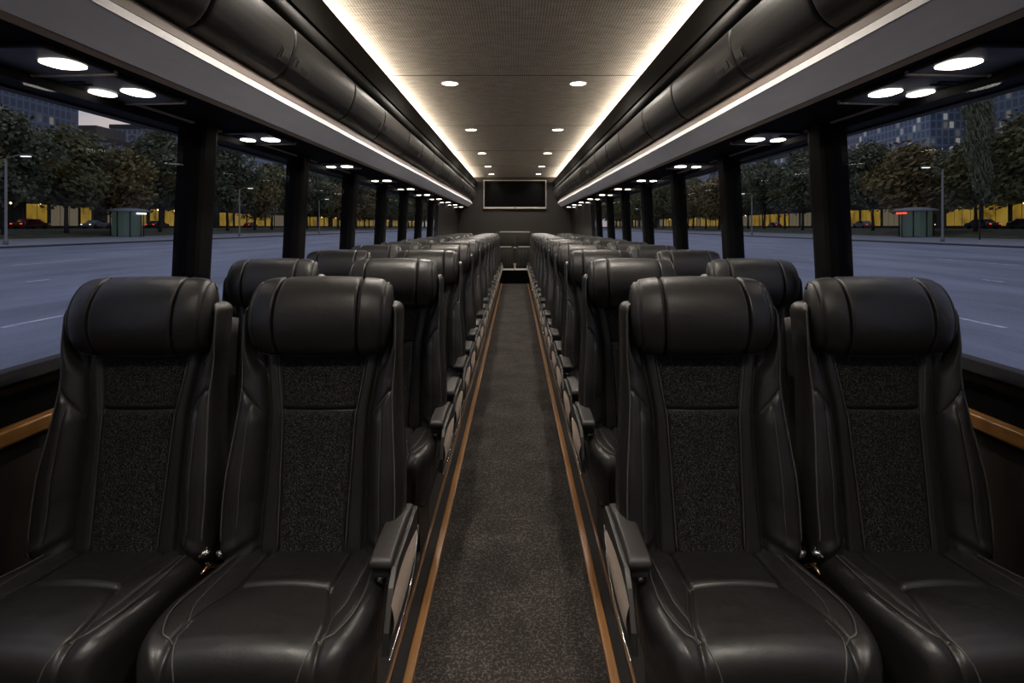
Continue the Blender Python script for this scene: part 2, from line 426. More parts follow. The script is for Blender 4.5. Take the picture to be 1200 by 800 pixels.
def make_cushion():
    ts = []
    for i in range(101):
        ts.append(-1 + 2 * i / 100)
    ts = [-3, -2.6, -2.2] + [-2 + .125 * k for k in range(8)] + ts + [1.125 + .125 * k for k in range(8)] + [2.2, 2.6, 3]
    ss = lin(0, 1, 74) + [1 + k / 16 for k in range(1, 17)] + [2.15, 2.4, 2.7, 3.0]
    b = MB()
    b.grid(lambda t, s: cush_point(t, s), ts, ss)
    # underside and rear closed off
    y0 = cush_station(3.0)[0]
    b.box(-.215, .215, y0 + .012, .06, .30, .31)
    return b
def cushion_piping(sg):
    pts = [cush_point(sg * 1.02, s) for s in lin(0.05, .72, 40)]
    pts = [(x, y, z + .0006) for x, y, z in pts]
    for k in range(1, 25):
        a = k / 24 * PI / 2; x, y, z = cush_point(sg * (.79 + .23 * math.cos(a)), .72 + .36 * math.sin(a)); pts.append((x, y - .001, z + .0015))
    return MB().tube(pts, 0.0021, 6)
def inner_stitch(sg):
    pts = []
    for y in lin(.02, -.335, 30):
        x = 0.172 - 0.02 * sstep(-0.22, -0.32, y) ** 1.5; pts.append((sg * x, y, cush_top(x, y) + .0004))
    return MB().tube(pts, 0.0014, 6)
def panel_seam(sg):
    pts = []
    for y in lin(.02, -.352, 40):
        x = 0.113 + 0.040 * sstep(-0.165, -0.35, y) ** 0.7 + .006; pts.append((sg * x, y, cush_top(x, y) + .0008))
    return MB().tube(pts, 0.0013, 6)
def front_seam(sg):
    return MB().tube([Vector(cush_point(sg * .775, s)) + Vector((0, -.001, .001)) for s in (2.9, 2.4, 2.0, 1.7, 1.4, 1.2, 1.0)], 0.0017, 6)
def back_piping(sg):
    pts = []
    for z in lin(0.50, 1.09, 56):
        x = bw(z) - .017 + .009 * sstep(.86, 1.0, z); pts.append((sg * x, front_y(x, z) - .0008, z))
    x, y, z = pts[-1]; pts.append((sg * (abs(x) - .004), y + .012, z + .02)); pts.append((sg * (abs(x) - .012), y + .03, z + .033))
    return MB().tube(pts, 0.0024, 6)
def insert_piping(sg):
    return MB().tube([(sg * (interp(WI, z) + .003), plane_y(z) - .0035, z) for z in lin(.46, .99, 30)], 0.0016, 6)
def bolster_seam(sg):
    pts = [(.203, .882), (.19, .865), (.175, .845), (.16, .823), (.148, .806)]
    return MB().tube([(sg * x, front_y(x, z) - .0003, z) for x, z in pts], 0.0016, 6)
def bolster_stitch(sg):
    pts = [(.184 + .007 * (0.845 - z) / .345, z) for z in lin(.83, .52, 18)]
    return MB().tube([(sg * x, front_y(x, z) - .0003, z) for x, z in pts], 0.0013, 6)

def make_armrest(sg, root, dy=0.0):
    """pad on the aisle side; sg=+1 puts the aisle on +x"""
    x0, x1 = 0.207, 0.262
    rings = []
    for k, y in enumerate(lin(-0.185, 0.10, 24)):
        t = k / 23
        zt = 0.549 + 0.012 * math.sin(t * PI) - 0.006 * t
        th = 0.030 - 0.008 * t
        if k == 0: zt -= .006; th = .018
        if k == 23: zt -= .006; th = .012
        xa, xb = x0 + .004 * t, x1
        r_ = .007; sec = []
        for cx, cz, a0 in ((xb - r_, zt - r_, 0), (xa + r_, zt - r_, 90), (xa + r_, zt - th + r_, 180), (xb - r_, zt - th + r_, 270)):
            for q_ in range(4):
                a = math.radians(a0 + q_ * 30); sec.append((sg * (cx + r_ * math.cos(a)), y + dy, cz + r_ * math.sin(a)))
        rings.append(sec)
    pad = MB().loft(rings).build('armrest', M['pad'], root)
    xx = sorted((sg * .211, sg * .256))
    MB().box(xx[0], xx[1], -.178 + dy, -.03 + dy, .500, .524, .004).build('armrest_bracket', M['black'], pad)
    b = MB(); b.tube([(sg * .232, -.172 + dy, .492), (sg * .232, -.150 + dy, .492)], .009, 14); b.tube([(sg * .232, -.16 + dy, .492), (sg * .232, -.16 + dy, .505)], .006, 10)
    b.build('pivot_bolt', M['chrome'], pad)
    # side panel: a quarter shell with a curved lower edge
    P = [(-.178, .530), (-.215, .500), (-.262, .430), (-.272, .385), (-.255, .372), (-.16, .366), (-.06, .370), (.00, .385), (.05, .415), (.085, .455), (.102, .50), (.10, .532)]
    pan = MB().prism([(sg * .259, y + dy, z) for y, z in P], (sg * .014, 0, 0)).build('side_panel', M['black'], root, bevel=.002)
    # metal leaf let into the panel, slightly domed
    up = [(-.245, .480), (-.20, .495), (-.14, .502), (-.08, .501), (-.02, .494), (.04, .484), (.078, .476)]
    lo = [(-.245, .405), (-.20, .398), (-.14, .399), (-.08, .408), (-.02, .425), (.04, .452), (.078, .474)]
    b = MB()
    def leaf(u, v):
        y = interp([(i / 6, p[0]) for i, p in enumerate(up)], u); zu = interp([(i / 6, p[1]) for i, p in enumerate(up)], u); zl = interp([(i / 6, p[1]) for i, p in enumerate(lo)], u)
        dome = math.sin(PI * min(max(v, 0), 1)) * math.sin(PI * min(1, .12 + u * .88)) ** .6
        return (sg * (.2735 + .013 * dome), y + dy, zl + (zu - zl) * v)
    b.grid(leaf, lin(0, 1, 25), lin(0, 1, 9)); tag(b.build('metal_inset', M['bronze'], pan), 'brushed bronze inset')
    cur = [(-.266, .372), (-.20, .3655), (-.12, .3640), (-.05, .369), (.005, .384), (.052, .413), (.087, .452), (.098, .478)]
    tag(MB().tube([(sg * .274, y + dy, z) for y, z in cur], .0026, 8).build('trim_strip', M['chrome'], pan), 'thin chrome trim strip')
    return pad

def make_seat(kind):
    """kind: window, aisle_l (aisle on +x), aisle_r (aisle on -x)"""
    root = empty('coach_seat')
    bk = make_backrest().build('backrest', M['leather'], root)
    tag(insert_patch(0.828, 1.00, .001).build('upper_insert', M['fabric'], root), 'woven black upper insert')
    tag(insert_patch(0.43, 0.820, .009).build('lower_insert', M['fabric'], root), 'woven black lower insert')
    for sg in (-1, 1):
        back_piping(sg).build('edge_piping', M['piping'], bk); insert_piping(sg).build('insert_piping', M['piping'], bk)
        bolster_seam(sg).build('diagonal_seam', M['piping'], bk); bolster_stitch(sg).build('stitched_seam', M['piping'], bk)
    hd = make_headrest().build('headrest', M['leather'], root)
    for x in (-.1115, .1115): headrest_seam(x).build('seam_piping', M['seam'], hd)
    cu = make_cushion().build('seat_cushion', M['leather'], root)
    for sg in (-1, 1): cushion_piping(sg).build('edge_piping', M['piping'], cu); front_seam(sg).build('front_seam', M['piping'], cu); inner_stitch(sg).build('inner_stitch', M['piping'], cu); panel_seam(sg).build('panel_seam', M['seam'], cu)
    # hard shell behind the backrest
    rings = []
    for z in lin(.42, 1.06, 14):
        w = bw(z) - .012; y = plane_y(z) + .098
        rings.append([(-w, y, z), (w, y, z), (w - .02, y + .018, z), (0, y + .024, z), (-w + .02, y + .018, z)])
    MB().loft(rings).build('back_shell', M['shell'], root)
    y = plane_y(1.05) + .125
    MB().tube([(-.13, y - .01, 1.06), (-.125, y + .035, 1.075), (-.1, y + .05, 1.085), (.1, y + .05, 1.085), (.125, y + .035, 1.075), (.13, y - .01, 1.06)], .013, 10).build('grab_handle', M['black'], root)
    # pedestal
    b = MB(); b.box(-.21, .21, -.30, .10, .265, .302, .006)
    b.build('seat_frame', M['black'], root)
    for sx in (-1, 1):
        c = sx * .15
        MB().prism([(c - .02, -.24, .27), (c - .02, .08, .27), (c - .02, .03, .02), (c - .02, .06, 0), (c - .02, -.22, 0), (c - .02, -.18, .02)], (.04, 0, 0)).build('leg', M['black'], root, bevel=.003)
    # chrome recliner pivots low on either side and the belt tongue
    for sx in ((-1, 1) if kind != 'window' else (-1, 1)):
        b = MB(); b.tube([(sx * .222, -.028, .462), (sx * .236, -.022, .466), (sx * .250, -.012, .470)], [.009, .012, .006], 12)
        b.tube([(sx * .238, -.02, .468), (sx * .232, -.008, .490)], .0035, 8)
        tag(b.build('recliner_pivot', M['chrome'], root), 'chrome recliner pivot')
    sx = -1 if kind == 'aisle_l' else 1
    if kind == 'window': sx = 0
    if sx:
        b = MB(); b.tube([(sx * .252, .03, .40), (sx * .250, -.03, .437), (sx * .247, -.052, .452), (sx * .246, -.075, .458), (sx * .248, -.09, .452)], [.004, .005, .006, .005, .003], 8)
        b.tube([(sx * .256, -.02, .43), (sx * .253, -.05, .455), (sx * .250, -.066, .466)], [.002, .004, .002], 8)
        tag(b.build('belt_buckle', M['copper'], root), 'bronze coloured belt buckle')
    return root

PITCH = 0.915; Y0 = 1.49; NROW = 12
XA, XW = 0.545, 1.052
protos = {}
win_l = make_seat('window'); ais_l = make_seat('aisle_l'); make_armrest(1, ais_l)
ais_r = make_seat('aisle_r'); make_armrest(-1, ais_r)
# share the heavy meshes
for o in (ais_l, ais_r):
    for ch in o.children:
        for w in win_l.children:
            if w.name.split('.')[0] == ch.name.split('.')[0] and ch.name.split('.')[0] in ('backrest', 'headrest', 'seat_cushion', 'upper_insert', 'lower_insert'):
                ch.data = w.data
used = set()
def put(proto, x, y):
    if proto.name not in used and proto.name in ('coach_seat', 'coach_seat.001', 'coach_seat.002'):
        used.add(proto.name); o = proto
    else: o = copy_tree(proto)
    o.location = (x, y, 0); return o
rear = {}
for k in range(NROW):
    y = Y0 + PITCH * k
    for side, sg in (('left', -1), ('right', 1)):
        wl = put(win_l, sg * (1.058 if k == 0 else 1.092), y)
        tag(wl, f'black leather window seat on the {side} side, {ORD[k]} row from the camera' if k else f'black leather window seat filling the near {side} corner under the big window', 'seat', 'coach seats in rows')
        al = ais_l if sg < 0 else ais_r
        if k == 0:
            o = put(al, sg * XA, y)
        elif k == 1:
            o = copy_tree(al); o.location = (sg * XA, y, 0)
            make_armrest(-sg, o, 0.41); rear[sg] = o
        else:
            o = copy_tree(rear[sg]); o.location = (sg * XA, y, 0)
        tag(o, f'black leather aisle seat {side} of the carpet, {ORD[k]} row from the camera' + (', with one armrest' if k == 0 else ''), 'seat', 'coach seats in rows')

# ------------------------------------------------------------------ bus shell
YA, YB = -1.6, 13.15
def shell(name, prof, m, y0=YA, y1=YB, flat=True, mirror=True):
    """extruded section; prof in (x, z rel. eye) for the left side, mirrored to the right"""
    out = []
    for sg in ((-1, 1) if mirror else (-1,)):
        b = MB().extrude_y([(sg * -x if sg < 0 else sg * x, 0) for x, z in []] or [((-x if sg < 0 else x), z + H) for x, z in prof], y0, y1, True, flat)
        out.append(b)
    return out
# floor: carpet runner, rubber margins
struct(MB().box(-1.42, 1.42, YA, YB, -.10, 0.0).build('floor', M['rubber']))
tag(MB().box(-.289, .289, YA, YB - .02, .0, .006).build('carpet', M['carpet']), 'dark taupe carpet runner with a squiggle pattern along the aisle', 'carpet')
for sg, nm in ((-1, 'left'), (1, 'right')):
    n_ = 'wooden_strip'
    xs = sorted((sg * .290, sg * .319))
    tag(MB().box(xs[0], xs[1], YA, YB - .3, 0, .014, .003).build('floor_strip', M['wood']), f'golden wooden edging strip along the {nm} edge of the carpet', 'trim strip')
    xs = sorted((sg * .356, sg * .368))
    tag(MB().box(xs[0], xs[1], YA, YB - .3, 0, .012, .002).build('floor_rail', M['darkwood']), f'thin wooden rail under the {nm} seat row, beside the wider edging', 'trim strip')

T = [0]
def trim(b, m):
    T[0] += 1; return struct(b.build('trim_%d' % T[0], m))
def pr(sg, pts): return [(sg * x, z + H) for x, z in pts]
# ceiling
b = MB()
b.box(-1.2, 1.2, YA, YB, H + 1.18, H + 1.21)
struct(b.build('ceiling', M['ceil']))
for yj in (2.14, 4.27, 6.40, 8.53, 10.66):
    trim(MB().box(-1.1, 1.1, yj - .004, yj + .004, H + 1.1775, H + 1.1815), M['dark'])
seams = [-1.3, -.52, .2, .95, 1.73, 2.33, 3.2, 3.94, 4.84, 5.53, 6.3, 7.05, 7.8, 8.55, 9.3, 10.05, 10.8, 11.55, 12.3, 13.1]
door_prof = [(.930, .850), (.926, .825), (.925, .80), (.928, .77), (.935, .74), (.946, .71), (.960, .68), (.978, .655), (1.0, .635), (1.03, .620)]
for sg, nm in ((-1, 'left'), (1, 'right')):
    # valance hiding the cove light
    trim(MB().extrude_y(pr(sg, [(.914, 1.085), (.930, .946), (.948, .946), (.944, 1.03), (.926, 1.085)]), YA, YB), M['valance'])
    # backing behind valance and doors
    trim(MB().extrude_y(pr(sg, [(.955, .97), (.952, .94), (.965, .85), (.97, .70), (1.05, .60), (1.16, .60), (1.20, 1.18), (1.12, 1.18), (1.10, 1.03), (.985, 1.01)]), YA, YB), M['dark'])
    # moulded rail under the valance
    rp = [(.956, .940)] + [(.951 - .030 * math.cos(a), .900 + .036 * math.sin(a)) for a in [PI / 2 - PI * k / 12 for k in range(13)]] + [(.956, .860)]
    tag(MB().extrude_y(pr(sg, rp), YA, YB, True, False).build('moulded_rail', M['rail']), f'rounded black rail above the {nm} row of overhead bins', 'rail')
    # bin doors
    nd = 0
    for i, (ya, yb) in enumerate(zip(seams, seams[1:])):
        ya += .0035; yb -= .0035
        ys = [ya, ya + .002, ya + .006, ya + .013] + lin(ya + .03, yb - .03, 5) + [yb - .013, yb - .006, yb - .002, yb]
        ins = [.014, .007, .002, 0] + [0] * 5 + [0, .002, .007, .014]
        # denser, rounded profile
        pf = []
        for j in range(len(door_prof) - 1):
            (xa, za), (xb, zb) = door_prof[j], door_prof[j + 1]
            for s_ in range(3): pf.append((xa + (xb - xa) * s_ / 3, za + (zb - za) * s_ / 3))
        pf.append(door_prof[-1])
        rings = []
        for y, c in zip(ys, ins):
            r = []
            for j, (x, z) in enumerate(pf):
                rd = .010 if j == 0 else (.003 if j == 1 else 0)
                r.append((sg * (x + c + rd), y, z + H))
            for (x, z) in reversed(pf[::6]): r.append((sg * (x + .022), y, z + H + .006))
            rings.append(r)
        root = empty('overhead_bin', (sg * .98, (ya + yb) / 2, H + .73))
        o = MB().loft(rings).build('bin_door', M['bin'], root); o.location = -Vector(root.location)
        # latch pockets either side of every other seam
        def latch(yc, wide):
            b = MB(); hw = .095 if wide else .05
            def pt(y, t, lift):
                x = interp([(0, .957), (1, .937)], t); z = interp([(0, .684), (1, .735)], t); return (sg * (x - lift), y, z + H)
            b2 = [pt(yc - hw, 0, .004), pt(yc + hw, 0, .004), pt(yc + hw * .8, 1, .004), pt(yc - hw * .8, 1, .004)]
            b.prism(b2, (sg * .02, 0, 0))
            lo_ = b.build('latch_plate', M['black'], root, bevel=.002); lo_.location = -Vector(root.location)
            b = MB()
            for f_ in ((.12, .26, .40) if wide else (.15, .35)):
                b.prism([pt(yc - hw * .1, f_, .007), pt(yc + hw * .75, f_, .007), pt(yc + hw * .75, f_ + .06, .007), pt(yc - hw * .1, f_ + .06, .007)], (sg * .006, 0, 0))
            lg = b.build('grille_slat', M['bin'], lo_); lg.location = (0, 0, 0)
            b = MB(); b.prism([pt(yc - hw * .7, .2, .009), pt(yc - hw * .3, .2, .009), pt(yc - hw * .3, .8, .009), pt(yc - hw * .7, .8, .009)], (sg * .008, 0, 0))
            b.build('latch_button', M['black'], lo_)
        if i >= 4:
            if i % 2 == 1: latch(ya + .12, True)
            else: latch(yb - .06, False)
        vis = i - 3
        if i < 3: lab = f'black padded overhead bin overhead on the {nm}, {["farthest", "second", "nearest"][i]} behind the camera'
        elif i == 3: lab = f'black overhead bin at the top {nm} edge of the view, nearest the camera'
        else: lab = f'black padded overhead bin in the {nm} row, {ORD[i - 3]} from the camera'
        tag(root, lab, 'overhead bin', 'overhead bins along both sides')
    # lip, pale edge, grey soffit
    trim(MB().extrude_y(pr(sg, [(1.034, .6185), (.9955, .562), (1.0, .556), (1.06, .59)]), YA, 12.55), M['lip'])
    trim(MB().extrude_y(pr(sg, [(.9955, .5600), (.976, .5255), (.982, .524), (1.004, .538), (1.004, .556)]), YA, 12.55), M['edge'])
    trim(MB().extrude_y(pr(sg, [(.980, .5245), (1.060, .4511), (1.066, .47), (1.0, .545)]), YA, 12.55), M['soffit'])
    trim(MB().extrude_y(pr(sg, [(1.064, .4495), (1.080, .4400), (1.080, .48), (1.064, .48)]), YA, 12.55), M['trimline'])
    trim(MB().extrude_y(pr(sg, [(1.054, .466), (1.070, .462), (1.070, .58), (1.054, .58)]), YA, 12.55), M['dark'])
    # dark soffit over the windows, then header
    trim(MB().extrude_y(pr(sg, [(1.078, .442), (1.338, .438), (1.40, .438), (1.40, .62), (1.07, .62), (1.07, .50), (1.078, .50)]), YA, 12.9), M['valance'])
    trim(MB().extrude_y(pr(sg, [(1.332, .444), (1.336, .430), (1.350, .430), (1.350, .444)]), YA, 12.9), M['trimline'])
    trim(MB().extrude_y(pr(sg, [(1.343, .436), (1.349, .400), (1.42, .396), (1.42, .436)]), YA, 12.9), M['frame'])
    # LED strip behind the valance
    o = MB().box(*sorted((sg * .995, sg * 1.01)), YA + .1, YB - .05, H + 1.090, H + 1.105).build('cove_light', M['led'])
    tag(o, f'warm white strip light tucked behind the {nm} valance', 'light')
    # wall below the windows
    w = MB().extrude_y(pr(sg, [(1.405, -.41), (1.385, -.425), (1.372, -.428), (1.370, -.440), (1.388, -.452), (1.400, -.47), (1.402, -H), (1.46, -H), (1.46, -.41)]), YA, YB)
    struct(w.build('wall_' + nm, M['panel']))
    trim(MB().extrude_y(pr(sg, [(1.368, -.425), (1.364, -.430), (1.366, -.440), (1.374, -.444), (1.392, -.428), (1.40, -.405), (1.388, -.405)]), YA, 9.75), M['frame'])
    trim(MB().extrude_y(pr(sg, [(1.403, -.470), (1.397, -.474), (1.397, -.552), (1.403, -.556)]), YA, YB - .02), M['frame'])
    tag(MB().extrude_y(pr(sg, [(1.404, -.555), (1.372, -.557), (1.370, -.562), (1.370, -.596), (1.374, -.602), (1.404, -.604)]), YA, YB - .03).build('wall_rail', M['wood'], bevel=.003), f'golden wooden rail along the {nm} wall below the windows', 'trim strip')
    # pillars and panes
    py = [-.90, .19, 1.28, 2.375, 3.46, 4.55, 5.64, 6.73, 7.82, 8.91]
    for k, y in enumerate(py):
        a, c = y - .085, y + .085
        top = [(1.296, .445), (1.40, .445)]; bot = [(1.345, -.43), (1.44, -.43)]
        ring = lambda pts, z: pts
        def prow(z, xi, xo): return [(sg * xo, a, H + z), (sg * (xi + .03), a, H + z), (sg * (xi + .006), a + .022, H + z), (sg * xi, a + .045, H + z), (sg * xi, c - .045, H + z), (sg * (xi + .006), c - .022, H + z), (sg * (xi + .03), c, H + z), (sg * xo, c, H + z)]
        rows = [prow(z, 1.308 + .046 * (.445 - z) / .875, 1.40 + .04 * (.445 - z) / .875) for z in lin(-.43, .446, 6)]
        trim(MB().loft(rows, True, True), M['frame'])
        y2 = py[k + 1] if k + 1 < len(py) else 9.75
        b = MB(); xa, xb = 1.352, 1.398
        e = .075
        b.add([(sg * xb, y + e, H - .41), (sg * xb, y2 - (e if y2 < 9.7 else 0), H - .41), (sg * xa, y2 - (e if y2 < 9.7 else 0), H + .405), (sg * xa, y + e, H + .405)], [(0, 1, 2, 3)], True)
        wn = [0] if False else None
        o = b.build('window_%d' % (k + 1 + (20 if sg > 0 else 0)), M['glass']); struct(o)
    # blind wall after the last window
    struct(MB().extrude_y(pr(sg, [(1.345, .42), (1.392, -.43), (1.46, -.43), (1.42, .42)]), 9.72, YB).build('wall_%s_rear' % nm, M['panel']))
    # outer skin above
    struct(MB().box(*sorted((sg * 1.42, sg * 1.46)), YA, YB, H + .39, H + 1.21).build('wall_%s_upper' % nm, M['panel']))
    struct(MB().box(*sorted((sg * 1.19, sg * 1.45)), YA, YB, H + 1.18, H + 1.21).build('ceiling_%s' % nm, M['dark']))
# end walls
struct(MB().box(-1.46, 1.46, YB, YB + .06, 0, H + 1.21).build('wall_front', M['endwall']))
struct(MB().box(-1.46, 1.46, YA - .06, YA, 0, H + 1.21).build('wall_back', M['panel']))

# ------------------------------------------------------------------ end wall fittings
r = empty('television', (0, YB, H + .77))
def loc(o): o.location = -Vector(o.parent.location); return o
z0, z1 = H + .415, H + 1.105; hw = .755; yf = YB - .075
loc(MB().box(-hw, hw, yf + .01, YB - .002, z0, z1, .01).build('housing', M['black'], r))
b = MB()
b.box(-hw, hw, yf - .012, yf + .02, z0, z0 + .045, .006); b.box(-hw, hw, yf - .012, yf + .02, z1 - .022, z1, .006)
b.box(-hw, -hw + .025, yf - .012, yf + .02, z0 + .04, z1 - .02, .006); b.box(hw - .025, hw, yf - .012, yf + .02, z0 + .04, z1 - .02, .006)
bz = loc(b.build('bezel', M['bezel'], r)); tag(bz, 'thin silver bezel')
loc(MB().box(-hw + .022, hw - .022, yf - .002, yf + .012, z0 + .042, z1 - .02).build('screen', M['screen'], r))
o = MB().box(-.03, .03, yf - .014, yf - .010, z0 + .012, z0 + .030, .002).build('power_button', M['black'], bz)
tag(r, 'wide black television with a silver bezel on the far end wall', 'television')

r = empty('cabinet', (0, YB - .3, 0))
yc = YB - .38
loc(MB().box(-.40, .40, yc, YB - .003, .36, 1.205, .006).build('body', M['endwall'], r))
loc(MB().box(-.345, .345, yc - .03, yc + .05, 1.20, 1.225, .004).build('top_ledge', M['bezel'], r))
for sx in (-1, 1):
    x = sorted((sx * .03, sx * .345))
    loc(MB().box(x[0], x[1], yc - .02, yc, .90, 1.19, .005).build('panel', M['endwall'], r))
    loc(MB().box(x[0] + (.05 if sx > 0 else 0), x[1] - (.05 if sx < 0 else 0), yc - .035, yc, .852, .878, .004).build('rail', M['bezel'], r))
    d = loc(MB().box(x[0], x[1], yc - .022, yc, .40, .845, .006).build('door', M['endwall'], r))
    for xx in lin(x[0] + .08, x[1] - .08, 3):
        MB().box(xx - .01, xx + .01, yc - .03, yc - .02, .44, .78, .003).build('stile', M['black'], d)
loc(MB().box(-.035, .035, yc - .05, yc, .835, .862, .004).build('handle', M['bezel'], r))
tag(r, 'dark cabinet with two doors closing off the far end of the aisle', 'cabinet')
r = empty('step_rail', (0, YB - .45, .35))
for sx in (-1, 1):
    loc(MB().box(*sorted((sx * .02, sx * .29)), YB - .47, YB - .43, .325, .36, .004).build('bar', M['edge'], r))
loc(MB().tube([(0, YB - .45, .33), (0, YB - .45, .36), (0, YB - .45, .38), (0, YB - .45, .44), (0, YB - .45, .46), (0, YB - .45, .48)], [.03, .03, .022, .025, .036, .036], 14).build('post', M['bronze'], r))
loc(MB().box(-.34, .34, YB - .44, YB - .385, 0.007, .33, .003).build('kick_panel', M['screen'], r))
tag(r, 'pale horizontal bar with a small bronze post above the dark step', 'rail')

# ------------------------------------------------------------------ lamps inside
def spot(name, loc_, power, size, color, blend=0.6, rad=.04, parent=None, rot=(0, 0, 0)):
    L = bpy.data.lights.new(name, 'SPOT'); L.energy = power; L.spot_size = math.radians(size); L.spot_blend = blend; L.color = color; L.shadow_soft_size = rad
    o = bpy.data.objects.new(name, L); COL.objects.link(o); o.location = loc_; o.rotation_euler = rot
    if parent: o.parent = parent
    return o
def ring_mesh(r0, r1, th, n=24):
    rings = []
    for k in range(n):
        a = 2 * PI * k / n; c, s_ = math.cos(a), math.sin(a)
        rings.append([(c * r0, s_ * r0, 0), (c * r1, s_ * r1, 0), (c * r1, s_ * r1, -th), (c * (r0 + .004), s_ * (r0 + .004), -th * 1.3)])
    rings.append(rings[0]); return MB().loft(rings, False)
proto = empty('ceiling_light')
ring_mesh(.062, .076, .006).build('trim_ring', M['trimline'], proto)
MB().disc((0, 0, -.004), .063).build('lamp_lens', M['lens'], proto)
first = True
for k, y in enumerate((-1.0, .26, 2.4, 4.5, 6.66, 8.8, 10.75, 12.3)):
    for sg, nm in ((-1, 'left'), (1, 'right')):
        o = proto if first else copy_tree(proto); first = False
        o.location = (sg * .528, y, H + 1.178)
        lab = f'round recessed ceiling light in the {nm} line, ' + (f'{ORD[k - 3]} one in view from the camera' if k >= 3 else ['behind the camera, near the back wall', 'directly over the camera', 'just above the top of the view'][k])
        tag(o, lab, 'light', 'recessed ceiling lights')
        spot('ceiling_spot', (sg * .528, y, H + 1.16), 125.0 if y < 1 else 66.0, 112 if y < 1 else 164, NEUT, 1.0 if y < 1 else 0.5, .05)

def make_reading(big):
    root = empty('reading_light')
    # plate following the soffit: local x across (towards the wall negative), y along
    tag_ = MB().box(-.105, .115, -.17, .17, -.006, .010, .004).build('console_plate', M['black'], root)
    def lens(x, y, lx, ly):
        n = 20; vs = []
        for k in range(n):
            a = 2 * PI * k / n; c, s_ = math.cos(a), math.sin(a)
            vs.append((x + lx * math.copysign(abs(c) ** .7, c), y + ly * math.copysign(abs(s_) ** .7, s_), -.0095))
        MB().add(vs + [(v[0], v[1], -.004) for v in vs], [list(range(n))] + [(i, (i + 1) % n, n + (i + 1) % n, n + i) for i in range(n)], True).build('lamp_lens', M['rlens'], root)
    lens(.058, .02, .037, .050); lens(-.055, .02, .028, .042)
    if big: lens(.075, -.29, .045, .046)
    MB().box(-.11, .12, .165, .178, -.010, .004, .002).build('console_edge', M['trimline'], root)
    if big:
        MB().box(-.105, .135, -.42, -.19, -.006, .010, .004).build('console_plate', M['black'], root)
        MB().box(-.11, .14, -.192, -.180, -.010, .004, .002).build('console_edge', M['trimline'], root)
        MB().tube([(-.105, -.42, -.008), (-.105, -.22, -.008), (-.09, -.19, -.008)], .005, 8).build('console_edge', M['trimline'], root)
    b = MB()
    for yv in (-.12, -.09): b.box(-.07, -.01, yv, yv + .014, -.010, -.004, .002)
    b.build('air_vent', M['dark'], root)
    return root
pb = make_reading(True); ps = make_reading(False)
sl = math.atan2(.004, .26)
usedr = set()
def mirror_mesh(o):
    me = o.data.copy(); 
    for v in me.vertices: v.co.x = -v.co.x
    me.flip_normals(); o.data = me
pbR = copy_tree(pb); psR = copy_tree(ps)
for rt in (pbR, psR):
    for ch in rt.children: mirror_mesh(ch)
def place_reading(proto, key, sg, y):
    if key not in usedr: usedr.add(key); o = proto
    else: o = copy_tree(proto)
    x = 1.255; z = .442 - (x - 1.078) * .004 / .26
    o.location = (sg * x, y, H + z - .006)
    o.rotation_euler = (0, (-1 if sg < 0 else 1) * sl, 0)
    return o
for k, y in enumerate((.56, 1.73, 2.68, 3.90, 5.12, 6.28, 7.45, 8.62, 9.8, 10.95, 12.1)):
    for sg, nm in ((-1, 'left'), (1, 'right')):
        big = k < 2
        o = place_reading((pb if sg < 0 else pbR) if big else (ps if sg < 0 else psR), (big, sg), sg, y)
        lab = f'pair of lit oval reading lights above the {nm} windows, {ORD[k - 1]} console from the camera' if k > 1 else (f'triple lit reading light console above the nearest {nm} window in view' if k else f'triple reading light console beside the camera above the {nm} window')
        tag(o, lab, 'light', 'reading light consoles')
        spot('reading_spot', (sg * 1.25, y, H + .43), 2.6, 105, NEUT, 0.8, .04)

# ------------------------------------------------------------------ outside
RZ = H - 2.0
struct(MB().box(-46, 46, -60, 420, RZ - .3, RZ).build('road', M['asphalt']))
for sg, nm in ((-1, 'left'), (1, 'right')):
    struct(MB().box(*sorted((sg * 46, sg * 46.5)), -60, 420, RZ - .2, RZ + .18, .03).build('kerb_' + nm, M['kerb']))
    struct(MB().extrude_y([(sg * 46.5, RZ - .2), (sg * 46.5, RZ + .18), (sg * 57, RZ + .55), (sg * 57, RZ - .2)], -60, 420).build('pavement_' + nm, M['pave']))
    struct(MB().extrude_y([(sg * 57, RZ - .2), (sg * 57, RZ + .6), (sg * 60, RZ + 1.05), (sg * 66, RZ + 1.6), (sg * 220, RZ + 1.7), (sg * 220, RZ - .2)], -60, 420).build('lawn_' + nm, M['lawn']))
    # lane dashes
    k = 0
    for x, ys in ((10.1 if sg < 0 else 9.65, [10.75 + 12.0 * j for j in range(-1, 8)]), (17.5, [19.6 + 12 * j for j in range(0, 8)]), (25.7, [27.8 + 14.0 * j for j in range(-1, 8)])):
        for y in ys:
            ln = 1.6 if x < 12 else (0.9 if x < 20 else 5.5)
            k += 1
            struct(MB().box(*sorted((sg * x - .07, sg * x + .07)), y, y + ln, RZ, RZ + .008).build('road_marking', M['paint']))

